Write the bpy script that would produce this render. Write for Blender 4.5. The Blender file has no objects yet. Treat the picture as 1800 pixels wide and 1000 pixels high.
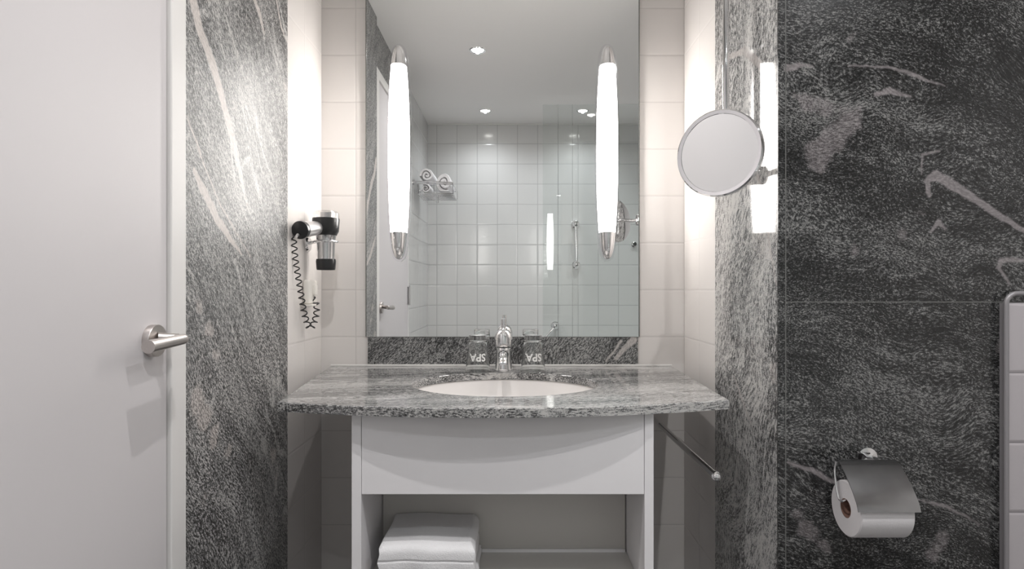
import bpy, bmesh, math, random
from mathutils import Vector, Matrix
random.seed(7)
S = bpy.context.scene
COL = S.collection
PI = math.pi

# ------------------------------------------------------------------ camera, world, exposure
CAMZ, CAMD, F, HOR = 1.117, 1.90, 1045.0, 507.0      # eye height, distance to the mirror wall, focal length in pixels, horizon row
cam_data = bpy.data.cameras.new('camera')
cam = bpy.data.objects.new('camera', cam_data)
COL.objects.link(cam)
cam.location = (0, -CAMD, CAMZ)
cam.rotation_euler = (PI / 2, 0, 0)
cam_data.sensor_width = 36
cam_data.lens = F / 1800 * 36
cam_data.shift_y = (HOR - 500) / 1800
cam_data.clip_start = 0.02
S.camera = cam
w = bpy.data.worlds.new('world'); S.world = w; w.use_nodes = True
w.node_tree.nodes['Background'].inputs[0].default_value = (1, 1, 1, 1)
w.node_tree.nodes['Background'].inputs[1].default_value = 0.0
S.view_settings.view_transform = 'Standard'
S.view_settings.look = 'None'
S.view_settings.gamma = 1
S.view_settings.exposure = 0.95
LAMP_STRENGTH = 10.0          # mirror lamp diffusers
SPOT_WATTS = 18.0            # recessed ceiling spots

def P(px, py, d):
    """world point at depth d from the mirror wall, seen at photo pixel px, py"""
    s = F / (CAMD - d)
    return Vector(((px - 900) / s, -d, CAMZ + (HOR - py) / s))

# ------------------------------------------------------------------ node helpers
def new_mat(name):
    m = bpy.data.materials.new(name); m.use_nodes = True
    nt = m.node_tree
    return m, nt, nt.nodes['Principled BSDF']

class NB:
    """small node builder"""
    def __init__(s, nt): s.nt = nt
    def n(s, t, **k):
        x = s.nt.nodes.new(t)
        for a, b in k.items(): setattr(x, a, b)
        return x
    def put(s, sock, v):
        if isinstance(v, bpy.types.NodeSocket): s.nt.links.new(v, sock)
        else: sock.default_value = v
    def math(s, op, a, b=0.0, c=None, clamp=False):
        x = s.n('ShaderNodeMath', operation=op, use_clamp=clamp)
        s.put(x.inputs[0], a); s.put(x.inputs[1], b)
        if c is not None: s.put(x.inputs[2], c)
        return x.outputs[0]
    def vm(s, op, a, b=None, sc=None):
        x = s.n('ShaderNodeVectorMath', operation=op)
        s.put(x.inputs[0], a)
        if b is not None: s.put(x.inputs[1], b)
        if sc is not None: s.put(x.inputs['Scale'], sc)
        return x.outputs['Value'] if op in ('DOT_PRODUCT', 'LENGTH', 'DISTANCE') else x.outputs[0]
    def noise(s, vec, scale, detail=2, rough=0.5, dist=0.0, color=False):
        x = s.n('ShaderNodeTexNoise')
        s.put(x.inputs['Vector'], vec); x.inputs['Scale'].default_value = scale
        x.inputs['Detail'].default_value = detail; x.inputs['Roughness'].default_value = rough
        x.inputs['Distortion'].default_value = dist
        return x.outputs['Color'] if color else x.outputs['Fac']
    def ramp(s, v, a, b, c=0.0, d=1.0, smooth=True):
        x = s.n('ShaderNodeMapRange', interpolation_type='SMOOTHSTEP' if smooth else 'LINEAR')
        s.put(x.inputs[0], v)
        for i, q in enumerate((a, b, c, d)): s.put(x.inputs[i + 1], q)
        return x.outputs[0]
    def mix(s, f, a, b):
        x = s.n('ShaderNodeMix', data_type='RGBA')
        s.put(x.inputs[0], f); s.put(x.inputs[6], a); s.put(x.inputs[7], b)
        return x.outputs[2]
    def uv(s, ua, va):
        co = s.n('ShaderNodeTexCoord').outputs['Object']
        sp = s.n('ShaderNodeSeparateXYZ'); s.put(sp.inputs[0], co)
        cb = s.n('ShaderNodeCombineXYZ')
        s.put(cb.inputs[0], sp.outputs[ua]); s.put(cb.inputs[1], sp.outputs[va])
        s.third = sp.outputs[3 - ua - va]
        return cb.outputs[0], sp.outputs[ua], sp.outputs[va]

def c3(r, g=None, b=None):
    if g is None: g = b = r
    return (r, g, b, 1)

def plain(name, col, rough=0.5, metal=0.0, coat=0.0, noise=0.0, scale=20, bump=0.0, bscale=200, aniso=0.0):
    m, nt, p = new_mat(name); nb = NB(nt)
    p.inputs['Roughness'].default_value = rough; p.inputs['Metallic'].default_value = metal
    p.inputs['Coat Weight'].default_value = coat
    co = nb.n('ShaderNodeTexCoord').outputs['Object']
    base = c3(*col)
    n = nb.noise(co, scale, 3)
    dk = c3(*[c * (1 - noise) for c in col])
    nb.put(p.inputs['Base Color'], nb.mix(n, dk, base))
    if bump:
        b = nb.n('ShaderNodeBump'); b.inputs['Strength'].default_value = bump; b.inputs['Distance'].default_value = 0.002
        nb.put(b.inputs['Height'], nb.noise(co, bscale, 3)); nb.put(p.inputs['Normal'], b.outputs[0])
    return m

def granite(name, ua, va, flow, veins=(), blobs=(), warp=0.12, dark=0.016, light=0.50, veincol=(0.58, 0.54, 0.52),
            seams=(), aniso=3.2, grain=1.0, bias=0.0, rough=0.07, warpscale=2.2, bandamp=0.55, wob=0.02, contour=0.5, offset=(0, 0), vein_mix=0.85, tint=(1, 1, 1)):
    """swirled grey stone: stretched crystals along a bent flow, plus pale veins of their own shape"""
    m, nt, p = new_mat(name); nb = NB(nt)
    uv, u, v = nb.uv(ua, va)
    cw = nb.n('ShaderNodeCombineXYZ'); nb.put(cw.inputs[2], nb.third); uvw = nb.vm('ADD', uv, cw.outputs[0])
    base = nb.vm('ADD', uv, (offset[0], offset[1], 0))
    w1 = nb.vm('SUBTRACT', nb.noise(base, warpscale, 2, 0.5, color=True), (0.5, 0.5, 0.5))
    q = nb.vm('ADD', base, nb.vm('SCALE', w1, sc=warp * 2))
    w2 = nb.vm('SUBTRACT', nb.noise(q, 11, 2, 0.5, color=True), (0.5, 0.5, 0.5))
    q = nb.vm('ADD', q, nb.vm('SCALE', w2, sc=wob))
    # across / along coordinates
    ca, sa = math.cos(flow), math.sin(flow)
    along = nb.vm('DOT_PRODUCT', q, (ca, sa, 0)); across = nb.vm('DOT_PRODUCT', q, (-sa, ca, 0))
    def st(k):
        cb = nb.n('ShaderNodeCombineXYZ'); nb.put(cb.inputs[0], nb.math('DIVIDE', along, k)); nb.put(cb.inputs[1], across); nb.put(cb.inputs[2], nb.third); return cb.outputs[0]
    fine = nb.noise(st(aniso), 260 * grain, 3, 0.7)
    iso = nb.noise(uvw, 330 * grain, 3, 0.65)
    mid = nb.noise(st(aniso * 1.6), 48, 3, 0.6)
    bands = nb.noise(st(4.5), 9, 3, 0.55)
    # fold lines: contour lines of the band field
    fr = nb.math('FRACT', nb.math('MULTIPLY', nb.noise(st(3.0), 5.5, 2, 0.45), 9.0))
    fold = nb.ramp(nb.math('ABSOLUTE', nb.math('SUBTRACT', fr, 0.5)), 0.0, 0.16, 1.0, 0.0)
    fold = nb.math('MULTIPLY', fold, nb.ramp(nb.noise(base, 4.5, 2), 0.46, 0.62))
    val = nb.math('ADD', nb.math('MULTIPLY', fine, 1.9), nb.math('MULTIPLY', iso, 1.1))
    val = nb.math('ADD', val, nb.math('MULTIPLY', nb.math('SUBTRACT', mid, 0.5), 0.50))
    val = nb.math('ADD', val, nb.math('MULTIPLY', nb.math('SUBTRACT', bands, 0.5), bandamp))
    val = nb.math('ADD', val, nb.math('MULTIPLY', fold, contour * 0.22))
    val = nb.math('ADD', val, bias - 1.5)
    t = nb.ramp(val, -0.38, 0.44)
    g = nb.n('ShaderNodeValToRGB'); nb.put(g.inputs[0], t)
    e = g.color_ramp.elements
    e[0].position = 0.0; e[0].color = c3(dark * tint[0], dark * tint[1], dark * tint[2])
    e[1].position = 1.0; e[1].color = c3(light * tint[0], light * .98 * tint[1], light * .95 * tint[2])
    k = e.new(0.42); md = (dark + light * .12); k.color = c3(md * tint[0], md * tint[1], md * tint[2])
    k = e.new(0.68); md = light * .42; k.color = c3(md * tint[0], md * tint[1], md * tint[2])
    col = g.outputs[0]
    # veins
    jit = nb.vm('SUBTRACT', nb.noise(uv, 28, 3, 0.6, color=True), (0.5, 0.5, 0.5))
    pv = nb.vm('ADD', uv, nb.vm('SCALE', jit, sc=0.014))
    dmin = None
    for poly in veins:
        for (a, wa), (b, wb) in zip(poly[:-1], poly[1:]):
            A = Vector((a[0], a[1], 0)); B = Vector((b[0], b[1], 0)); BA = B - A
            if BA.length < 1e-6: continue
            pa = nb.vm('SUBTRACT', pv, tuple(A))
            h = nb.math('MULTIPLY', nb.vm('DOT_PRODUCT', pa, tuple(BA)), 1 / BA.length_squared, clamp=True)
            prj = nb.n('ShaderNodeVectorMath', operation='SCALE'); prj.inputs[0].default_value = tuple(BA); nb.put(prj.inputs['Scale'], h)
            d = nb.vm('LENGTH', nb.vm('SUBTRACT', pa, prj.outputs[0]))
            d = nb.math('SUBTRACT', d, nb.math('MULTIPLY_ADD', h, wb - wa, wa))
            dmin = d if dmin is None else nb.math('MINIMUM', dmin, d)
    if dmin is not None:
        mask = nb.ramp(dmin, -0.0025, 0.0025, 1.0, 0.0)
        sp = nb.ramp(fine, 0.36, 0.62, 0.45, 1.0)
        vc = nb.mix(sp, c3(*[c * .5 for c in veincol]), c3(*veincol))
        col = nb.mix(nb.math('MULTIPLY', mask, vein_mix), col, vc)
        halo = nb.ramp(dmin, 0.002, 0.008, 0.35, 0.0)
    if blobs:
        jb = nb.vm('SUBTRACT', nb.noise(uv, 13, 4, 0.65, color=True), (0.5, 0.5, 0.5))
        pb = nb.vm('ADD', uv, nb.vm('SCALE', jb, sc=0.075))
        dm = None
        for (a, r) in blobs:
            dd = nb.math('SUBTRACT', nb.vm('DISTANCE', pb, (a[0], a[1], 0)), r)
            dm = dd if dm is None else nb.math('SMOOTH_MIN', dm, dd, 0.03)
        mask = nb.ramp(dm, -0.006, 0.006, 1.0, 0.0)
        sp = nb.ramp(nb.math('ADD', fine, nb.math('MULTIPLY', iso, .6)), 0.6, 0.95, 0.0, 1.0)
        vc = nb.mix(sp, c3(*[c * .35 for c in veincol]), c3(*veincol))
        col = nb.mix(nb.math('MULTIPLY', mask, vein_mix * .75), col, vc)
    for axis, pos, lo, hi, half in seams:
        a = u if axis == 'u' else v; o = v if axis == 'u' else u
        near = nb.math('LESS_THAN', nb.math('ABSOLUTE', nb.math('SUBTRACT', a, pos)), half)
        near = nb.math('MULTIPLY', near, nb.math('MULTIPLY', nb.math('GREATER_THAN', o, lo), nb.math('LESS_THAN', o, hi)))
        col = nb.mix(near, col, c3(0.13, 0.13, 0.125))
    nb.put(p.inputs['Base Color'], col)
    p.inputs['Roughness'].default_value = rough
    p.inputs['IOR'].default_value = 1.55
    return m

def tile(name, ua, va, pitch, off, col, grout, rough=0.12, gw=0.0016, pu=None, bump=0.5, ucoff=None, speck=0.0):
    """glazed wall tiles with cushioned edges"""
    m, nt, p = new_mat(name); nb = NB(nt)
    uv, u, v = nb.uv(ua, va)
    pu = pu or pitch
    def edge(x, pit, o):
        f = nb.math('FRACT', nb.math('DIVIDE', nb.math('SUBTRACT', x, o - 100 * pit), pit))
        return nb.math('MULTIPLY', nb.math('SUBTRACT', 0.5, nb.math('ABSOLUTE', nb.math('SUBTRACT', f, 0.5))), pit)
    d = nb.math('MINIMUM', edge(u, pu, off[0]), edge(v, pitch, off[1]))
    g = nb.ramp(d, gw * .6, gw * 1.2, 1.0, 0.0)
    n = nb.noise(uv, 3.0, 2)
    c = nb.mix(n, c3(*[x * .96 for x in col]), c3(*col))
    nb.put(p.inputs['Base Color'], nb.mix(g, c, c3(*grout)))
    nb.put(p.inputs['Roughness'], nb.ramp(g, 0, 1, rough, 0.7))
    h = nb.math('ADD', nb.ramp(d, 0.0, gw * 4.5), nb.math('MULTIPLY', nb.noise(uv, 9, 1), 0.35))
    b = nb.n('ShaderNodeBump'); b.inputs['Strength'].default_value = bump; b.inputs['Distance'].default_value = 0.0012
    nb.put(b.inputs['Height'], h); nb.put(p.inputs['Normal'], b.outputs[0])
    return m

def emission(name, col, strength):
    m, nt, p = new_mat(name)
    p.inputs['Base Color'].default_value = c3(*col)
    p.inputs['Emission Color'].default_value = c3(*col)
    p.inputs['Emission Strength'].default_value = strength
    p.inputs['Roughness'].default_value = 0.25
    return m

def thin_glass(name, tint, f0=0.05, rough=0.0, base=0.0):
    """clear glass whose walls are modelled thin"""
    m, nt, p = new_mat(name); nb = NB(nt)
    nt.nodes.remove(p)
    t = nb.n('ShaderNodeBsdfTransparent'); t.inputs[0].default_value = c3(*tint)
    g = nb.n('ShaderNodeBsdfGlossy'); g.inputs['Roughness'].default_value = rough
    lw = nb.n('ShaderNodeLayerWeight'); fc = nb.math('POWER', lw.outputs['Facing'], 4.0)
    mx = nb.n('ShaderNodeMixShader')
    nb.put(mx.inputs[0], nb.math('ADD', nb.math('MULTIPLY', fc, 0.7), f0 + base, clamp=True))
    nt.links.new(t.outputs[0], mx.inputs[1]); nt.links.new(g.outputs[0], mx.inputs[2])
    nt.links.new(mx.outputs[0], nt.nodes['Material Output'].inputs[0])
    return m

# ------------------------------------------------------------------ mesh helpers
def bx(bm, x0, x1, y0, y1, z0, z1, bev=0.0, seg=2):
    r = bmesh.ops.create_cube(bm, size=1.0)
    vs = r['verts']
    for vt in vs:
        vt.co = Vector(((x0 + x1) / 2 + vt.co.x * (x1 - x0), (y0 + y1) / 2 + vt.co.y * (y1 - y0), (z0 + z1) / 2 + vt.co.z * (z1 - z0)))
    if bev:
        es = list({e for vt in vs for e in vt.link_edges})
        bmesh.ops.bevel(bm, geom=es, offset=bev, segments=seg, profile=0.5, affect='EDGES', clamp_overlap=True)
    return bm

def lathe(bm, prof, seg=40, mat=None, cap=True):
    """profile of (radius, z) turned about z; mat places it"""
    mat = mat or Matrix.Identity(4)
    rings = []
    for r, z in prof:
        if r < 1e-5:
            rings.append([bm.verts.new(mat @ Vector((0, 0, z)))])
        else:
            rings.append([bm.verts.new(mat @ Vector((r * math.cos(2 * PI * i / seg), r * math.sin(2 * PI * i / seg), z))) for i in range(seg)])
    for a, b in zip(rings[:-1], rings[1:]):
        for i in range(seg):
            j = (i + 1) % seg
            if len(a) == 1 and len(b) == 1: continue
            if len(a) == 1: bm.faces.new((a[0], b[i], b[j]))
            elif len(b) == 1: bm.faces.new((a[i], a[j], b[0]))
            else: bm.faces.new((a[i], a[j], b[j], b[i]))
    if cap:
        for rg in (rings[0], rings[-1]):
            if len(rg) > 1:
                try: bm.faces.new(rg)
                except ValueError: pass
    return bm

def frame_to(origin, direction, up=None):
    """matrix whose z axis is direction"""
    z = Vector(direction).normalized()
    u = Vector(up) if up else (Vector((0, 0, 1)) if abs(z.z) < 0.9 else Vector((0, 1, 0)))
    x = u.cross(z).normalized(); y = z.cross(x)
    m = Matrix((x, y, z)).transposed().to_4x4(); m.translation = Vector(origin)
    return m

def tube(bm, pts, r, seg=12, cap=True, closed=False):
    pts = [Vector(p) for p in pts]; n = len(pts)
    rs = r if isinstance(r, (list, tuple)) else [r] * n
    T = []
    for i in range(n):
        if closed: t = pts[(i + 1) % n] - pts[i - 1]
        else: t = pts[min(i + 1, n - 1)] - pts[max(i - 1, 0)]
        T.append(t.normalized())
    up = Vector((0, 0, 1)) if abs(T[0].z) < 0.9 else Vector((1, 0, 0))
    X = up.cross(T[0]).normalized(); rings = []
    for i in range(n):
        X = (X - T[i] * X.dot(T[i])).normalized(); Y = T[i].cross(X)
        rings.append([bm.verts.new(pts[i] + (X * math.cos(2 * PI * k / seg) + Y * math.sin(2 * PI * k / seg)) * rs[i]) for k in range(seg)])
    m = n if closed else n - 1
    for i in range(m):
        a, b = rings[i], rings[(i + 1) % n]
        for k in range(seg):
            j = (k + 1) % seg; bm.faces.new((a[k], a[j], b[j], b[k]))
    if cap and not closed:
        bm.faces.new(rings[0][::-1]); bm.faces.new(rings[-1])
    return bm

def smooth_path(pts, n=12):
    pts = [Vector(p) for p in pts]; out = []
    q = [pts[0] * 2 - pts[1]] + pts + [pts[-1] * 2 - pts[-2]]
    for i in range(1, len(q) - 2):
        a, b, c, d = q[i - 1:i + 3]
        for k in range(n):
            t = k / n
            out.append(0.5 * ((2 * b) + (c - a) * t + (2 * a - 5 * b + 4 * c - d) * t * t + (3 * b - a - 3 * c + d) * t ** 3))
    out.append(pts[-1]); return out

def obj(name, bm, m, parent=None, loc=None, smooth=True, ang=35, label=None):
    bmesh.ops.recalc_face_normals(bm, faces=bm.faces)
    me = bpy.data.meshes.new(name); bm.to_mesh(me); bm.free()
    if smooth:
        me.polygons.foreach_set('use_smooth', [True] * len(me.polygons))
        me.set_sharp_from_angle(angle=math.radians(ang))
    me.materials.append(m)
    o = bpy.data.objects.new(name, me); COL.objects.link(o)
    if loc is not None:
        L = Vector(loc); me.transform(Matrix.Translation(-L)); o.location = L
    if parent is not None:
        o.parent = parent
        o.matrix_parent_inverse = Matrix.Translation(-parent.location)
    if label: o['label'] = label
    return o

def thing(name, loc, label, cat, group=None):
    o = bpy.data.objects.new(name, None); COL.objects.link(o); o.location = loc; o.empty_display_size = 0.05
    return tag(o, label, cat, group)

def tag(o, label, cat, group=None):
    o['label'] = label; o['category'] = cat
    if group: o['group'] = group
    return o

def struct(name, bm, m, parent=None, label=None, **k):
    o = obj(name, bm, m, parent, **k); o['kind'] = 'structure'
    if label: o['label'] = label
    return o

B = bmesh.new

# ------------------------------------------------------------------ room measures
XL, XR = -0.609, 0.551          # side walls of the washbasin niche
NICHE = 0.287                   # tiled depth of the niche
DF = 0.669                      # depth of the dark stone wall on the right
FAR = 2.53                      # depth of the wall behind the camera
CEIL = CAMZ + 1.222
XD = -0.626                     # plane of the door wall
XE = 1.75                       # right end of the bath

def LW(px, py):                 # photo pixel on the left wall -> (y, z)
    s = (900 - px) / 0.609
    return (-(CAMD - F / s), CAMZ + (HOR - py) / s)
def RW(px, py):
    s = (px - 900) / 0.551
    return (-(CAMD - F / s), CAMZ + (HOR - py) / s)
def FW(px, py):                 # on the dark stone wall facing the camera -> (x, z)
    s = F / (CAMD - DF)
    return ((px - 900) / s, CAMZ + (HOR - py) / s)

# ------------------------------------------------------------------ materials
TILE = (0.80, 0.765, 0.74)
m_tile_back = tile('niche_tile_back', 0, 2, 0.15, (0.551, 0.9625), TILE, (0.60, 0.57, 0.55), rough=0.22, gw=0.0013, bump=0.35)
m_tile_side = tile('niche_tile_side', 1, 2, 0.15, (0.0, 0.9625), TILE, (0.62, 0.59, 0.57), rough=0.16, gw=0.0012, bump=0.3)
m_tile_far = tile('room_tile_far', 0, 2, 0.15, (0.041, 1.892), (0.72, 0.72, 0.71), (0.46, 0.46, 0.46), rough=0.14, gw=0.0022, bump=0.4)
m_tile_left = tile('room_tile_left', 1, 2, 0.15, (-FAR, 1.892), (0.66, 0.66, 0.65), (0.42, 0.42, 0.42), rough=0.14, gw=0.0022, bump=0.4)
m_tile_bath = tile('bath_tile', 0, 2, 0.1425, (1.0, 0.945), (0.50, 0.465, 0.48), (0.26, 0.24, 0.25), rough=0.25, gw=0.0014, bump=1.0)
m_ceil = plain('ceiling_paint', (0.90, 0.885, 0.87), 0.9, noise=0.03, scale=2)
m_floor = tile('floor_tile', 0, 1, 0.3, (0, 0), (0.10, 0.10, 0.10), (0.05, 0.05, 0.05), rough=0.3)
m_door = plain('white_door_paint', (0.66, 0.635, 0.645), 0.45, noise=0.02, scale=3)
m_frame = plain('white_frame_paint', (0.80, 0.785, 0.77), 0.4, noise=0.02, scale=3)
m_gap = plain('gap_shade', (0.03, 0.03, 0.03), 0.8)
m_chrome = plain('chrome', (0.86, 0.86, 0.87), 0.05, 1.0)
m_nickel = plain('brushed_steel', (0.62, 0.58, 0.56), 0.32, 1.0, noise=0.12, scale=400)
m_mirror = plain('mirror_silver', (0.92, 0.93, 0.925), 0.0, 1.0)
m_edge = plain('mirror_edge', (0.25, 0.25, 0.24), 0.25, 0.8)
m_lacquer = plain('white_lacquer', (0.86, 0.84, 0.85), 0.42, noise=0.015, scale=3)
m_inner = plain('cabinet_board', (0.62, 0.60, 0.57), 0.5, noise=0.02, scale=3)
m_ceramic = plain('white_ceramic', (0.82, 0.79, 0.77), 0.12, coat=0.5)
m_silicone = plain('white_silicone', (0.80, 0.78, 0.76), 0.6)
m_black = plain('black_plastic', (0.02, 0.02, 0.021), 0.28)
m_grey = plain('silver_plastic', (0.62, 0.61, 0.61), 0.28, 0.7)
m_barrel = plain('polished_barrel', (0.72, 0.72, 0.73), 0.14, 1.0)
m_clear = thin_glass('clear_plastic', (0.93, 0.93, 0.93), base=0.05)
m_white = plain('white_plastic', (0.82, 0.79, 0.74), 0.4)
m_towel = plain('towel_terry', (0.90, 0.89, 0.90), 0.95, noise=0.04, scale=150, bump=0.6, bscale=420)
m_paper = plain('tissue_paper', (0.80, 0.77, 0.78), 0.9, noise=0.02, scale=60, bump=0.2, bscale=300)
m_card = plain('brown_cardboard', (0.23, 0.13, 0.10), 0.85)
m_glass, _nt, _p = new_mat('tumbler_glass')
_p.inputs['Transmission Weight'].default_value = 1.0; _p.inputs['Roughness'].default_value = 0.0; _p.inputs['IOR'].default_value = 1.47
_p.inputs['Base Color'].default_value = (.99, 1, .995, 1)
m_panel = thin_glass('shower_glass', (0.955, 0.97, 0.965))
m_print = plain('white_print', (0.75, 0.75, 0.73), 0.6)
m_profile = plain('grey_profile', (0.30, 0.285, 0.295), 0.35, 0.2)
m_lamp = emission('lamp_diffuser', (1.0, 0.965, 0.93), LAMP_STRENGTH)
m_spot = emission('spot_lens', (1.0, 0.97, 0.93), 14.0)

def lv(pts): return [(LW(x, y), wd) for x, y, wd in pts]
left_veins = [
    lv([(334, -30, .013), (350, 50, .014), (375, 115, .014), (398, 200, .014), (416, 275, .012), (434, 358, .003)]),
    lv([(341, 300, .006), (358, 335, .012), (382, 385, .011), (405, 420, .009), (425, 447, .002)]),
    lv([(328, 205, .002), (345, 250, .003), (366, 310, .0022), (385, 355, .0028), (412, 405, .002), (440, 450, .0015)]),
    lv([(440, -20, .008), (455, 20, .009), (465, 60, .003)]),
    lv([(484, -10, .004), (495, 50, .004), (510, 85, .003)]),
]
left_blobs = [(LW(352, 540), .012), (LW(368, 580), .018), (LW(378, 625), .012), (LW(348, 700), .028), (LW(362, 735), .026), (LW(378, 770), .016),
              (LW(402, 795), .018), (LW(360, 880), .012), (LW(480, 800), .018), (LW(486, 845), .010), (LW(500, 150), .014)]
m_gran_left = granite('granite_left', 1, 2, math.atan2(-.349, .236), left_veins, left_blobs, warp=0.08, bias=0.09, contour=1.1,
                      veincol=(0.66, 0.61, 0.58), light=0.56, dark=0.022, rough=.38, bandamp=.35, wob=.010, vein_mix=.95, grain=1.15)
def rv(pts): return [(RW(x, y), wd) for x, y, wd in pts]
right_veins = [rv([(1284, 98, .006), (1308, 90, .010), (1335, 112, .010), (1345, 150, .006)]),
               rv([(1330, 300, .004), (1345, 360, .005), (1352, 430, .004), (1365, 500, .002)]),
               rv([(1290, 660, .002), (1300, 690, .004), (1330, 770, .002)])]
m_gran_right = granite('granite_right_lit', 1, 2, -1.25, right_veins, [(RW(1322, 605), .010), (RW(1362, 655), .016)], warp=0.12, bias=0.20, contour=1.0,
                       light=0.62, dark=0.022, offset=(3.1, 1.7))  # same stone as the front wall, paler in colour for the lamp light
def fv(pts): return [(FW(x, y), wd) for x, y, wd in pts]
front_veins = [
    fv([(1634, 345, .004), (1628, 318, .006), (1645, 308, .011), (1675, 325, .010), (1730, 362, .007), (1800, 405, .006), (1850, 430, .005)]),
    fv([(1815, 456, .004), (1760, 458, .005), (1756, 470, .004), (1775, 500, .002)]),
    fv([(1384, 120, .008), (1405, 114, .005), (1430, 118, .001)]),
    fv([(1490, 114, .001), (1560, 118, .003), (1615, 135, .004), (1660, 150, .001)]),
    fv([(1540, 165, .004), (1565, 158, .006), (1600, 170, .002)]),
    fv([(1386, 812, .003), (1430, 828, .005), (1472, 850, .004)]),
    fv([(1612, 878, .002), (1665, 890, .003), (1722, 922, .001)]),
    fv([(1620, 305, .001), (1622, 270, .003), (1650, 266, .002)]),
    fv([(1636, 408, .003), (1650, 390, .005), (1660, 402, .003)]),
]
front_blobs = [(FW(1405, 172), .012), (FW(1420, 188), .016), (FW(1450, 193), .013), (FW(1480, 192), .008), (FW(1505, 200), .006),
               (FW(1490, 222), .022), (FW(1462, 240), .024), (FW(1440, 262), .026), (FW(1435, 290), .016), (FW(1460, 318), .006),
               (FW(1640, 970), .016), (FW(1655, 952), .012), (FW(1420, 930), .022), (FW(1400, 900), .014), (FW(1500, 438), .010), (FW(1588, 412), .008),
               (FW(1620, 376), .006), (FW(1765, 610), .014), (FW(1450, 960), .018), (FW(1495, 68), .010)]
m_gran_front = granite('granite_front_shaded', 0, 2, -0.32, front_veins, front_blobs, warp=0.12, bias=-0.06, dark=0.008, light=0.27,  # same stone as the side wall, its weaker light darkened into the colour
                       veincol=(0.31, 0.28, 0.285), seams=[('v', CAMZ - 0.028, 0.5655, 9, 0.0011), ('u', 0.5668, -1, 9, 0.0011)],
                       contour=0.45, bandamp=.75, wob=.010, grain=1.2, aniso=1.9, offset=(5.2, .6), rough=0.22, warpscale=2.6, vein_mix=.75)
m_gran_top = granite('granite_top', 0, 1, 0.22, [], [], warp=0.06, bias=0.16, contour=1.1, light=0.52, dark=0.02, offset=(9, 2), aniso=5, bandamp=.9, grain=1.3)
m_gran_splash = granite('granite_splash', 0, 2, 0.95, [[((0.33, 0.895), .006), ((0.385, 0.955), .012)], [((0.30, .885), .003), ((0.345, .95), .004)]], [],
                        warp=0.10, bias=0.06, contour=0.5, light=0.42, dark=0.015, offset=(2, 7), aniso=2.5)

# ------------------------------------------------------------------ shell
T = 0.06
struct('wall_back', bx(B(), XL - T, XR + T, 0, T, 0, CEIL), m_tile_back, smooth=False)
struct('wall_niche_left', bx(B(), XL - T, XL, -NICHE, 0, 0, CEIL), m_tile_side, smooth=False)
struct('wall_niche_right', bx(B(), XR, XR + T, -NICHE, 0, 0, CEIL), m_tile_side, smooth=False)
struct('wall_left', bx(B(), XL - T, XL, -0.79, -NICHE, 0, CEIL), m_gran_left, smooth=False)
struct('wall_right', bx(B(), XR, XR + 0.0149, -DF + .0042, -NICHE, 0, CEIL), m_gran_right, smooth=False)
struct('wall_front_right', bx(bx(B(), XR, XE + T, -DF, -DF + .004, 0, CEIL), XR + 0.015, XE + T, -DF + .004, -DF + T, 0, CEIL), m_gran_front, smooth=False)  # thin front layer carries the darkened stone copy over the slab edge
struct('wall_far', bx(B(), XD - T, XE + T, -FAR - T, -FAR, 0, CEIL), m_tile_far, smooth=False)
struct('wall_bath_end', bx(B(), XE, XE + T, -FAR, -DF, 0, CEIL), m_tile_side, smooth=False)
DTOP = CAMZ + 0.955
d0, d1 = 0.841, 1.625            # door leaf from / to (depth)
bm = bx(B(), XD - T, XD, -FAR, -d1 - 0.035, 0, CEIL)
struct('wall_tiled_left', bm, m_tile_left, smooth=False)
struct('wall_over_door', bx(B(), XD - T, XD, -d1 - 0.035, -0.79, DTOP + 0.012, CEIL), m_gran_left, smooth=False)
struct('ceiling', bx(B(), XD - T, XE + T, -FAR - T, T, CEIL, CEIL + T), m_ceil, smooth=False)
struct('floor', bx(B(), XD - T, XE + T, -FAR - T, T, -T, 0), m_floor, smooth=False)
# door frame
bm = B()
bx(bm, XL - T, XL + 0.001, -0.838, -0.79, 0, DTOP + 0.045, 0.002)
bx(bm, XL - T, XL - 0.008, -d1 - 0.04, -d1 - 0.003, 0, DTOP + 0.045, 0.002)
bx(bm, XL - T, XL + 0.001, -d1 - 0.04, -0.838, DTOP + 0.003, DTOP + 0.045, 0.002)
struct('trim_1', bm, m_frame, smooth=False)
struct('trim_2', bx(B(), XL - 0.07, XL - 0.05, -d1 - 0.003, -0.83, 0, DTOP), m_gap, smooth=False)     # rebate behind the leaf, near-black to paint the shade in the gap
door = struct('door_1', bx(B(), XL - 0.045, XL - 0.006, -d1, -d0 - 0.0005, 0.006, DTOP, 0.0012), m_door, label='white flush door leaf', smooth=False)
FACE = XL - 0.006
# thin pale trim at the far ceiling edge
struct('trim_3', bx(B(), XD, XE, -FAR, -FAR + 0.012, CEIL - 0.008, CEIL), m_frame, smooth=False)

# door handle (part of door)
hz = CAMZ - 0.089; hy = -0.886
bm = B()
lathe(bm, [(0, 0), (.0275, 0), (.0275, .0105), (.0268, .0115), (0, .0115)], 48, frame_to((FACE, hy, hz), (1, 0, 0)))
handle = obj('door_handle', bm, m_nickel, door, label='brushed steel lever handle')
bm = B(); xx = -0.574
hyb = -0.866
tube(bm, [(FACE + .01, hy, hz + .005), (xx - .006, hyb, hz + .002)], .0088, 24)
obj('handle_neck', bm, m_nickel, handle)
bm = B()
lathe(bm, [(0, 0), (.0065, .0005), (.0088, .004), (.0092, .010), (.0108, .109), (0, .1092)], 36,
      frame_to((xx, hyb + .009, hz + .001), (0.02, -1, -.035)))
obj('lever', bm, m_nickel, handle)
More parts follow.
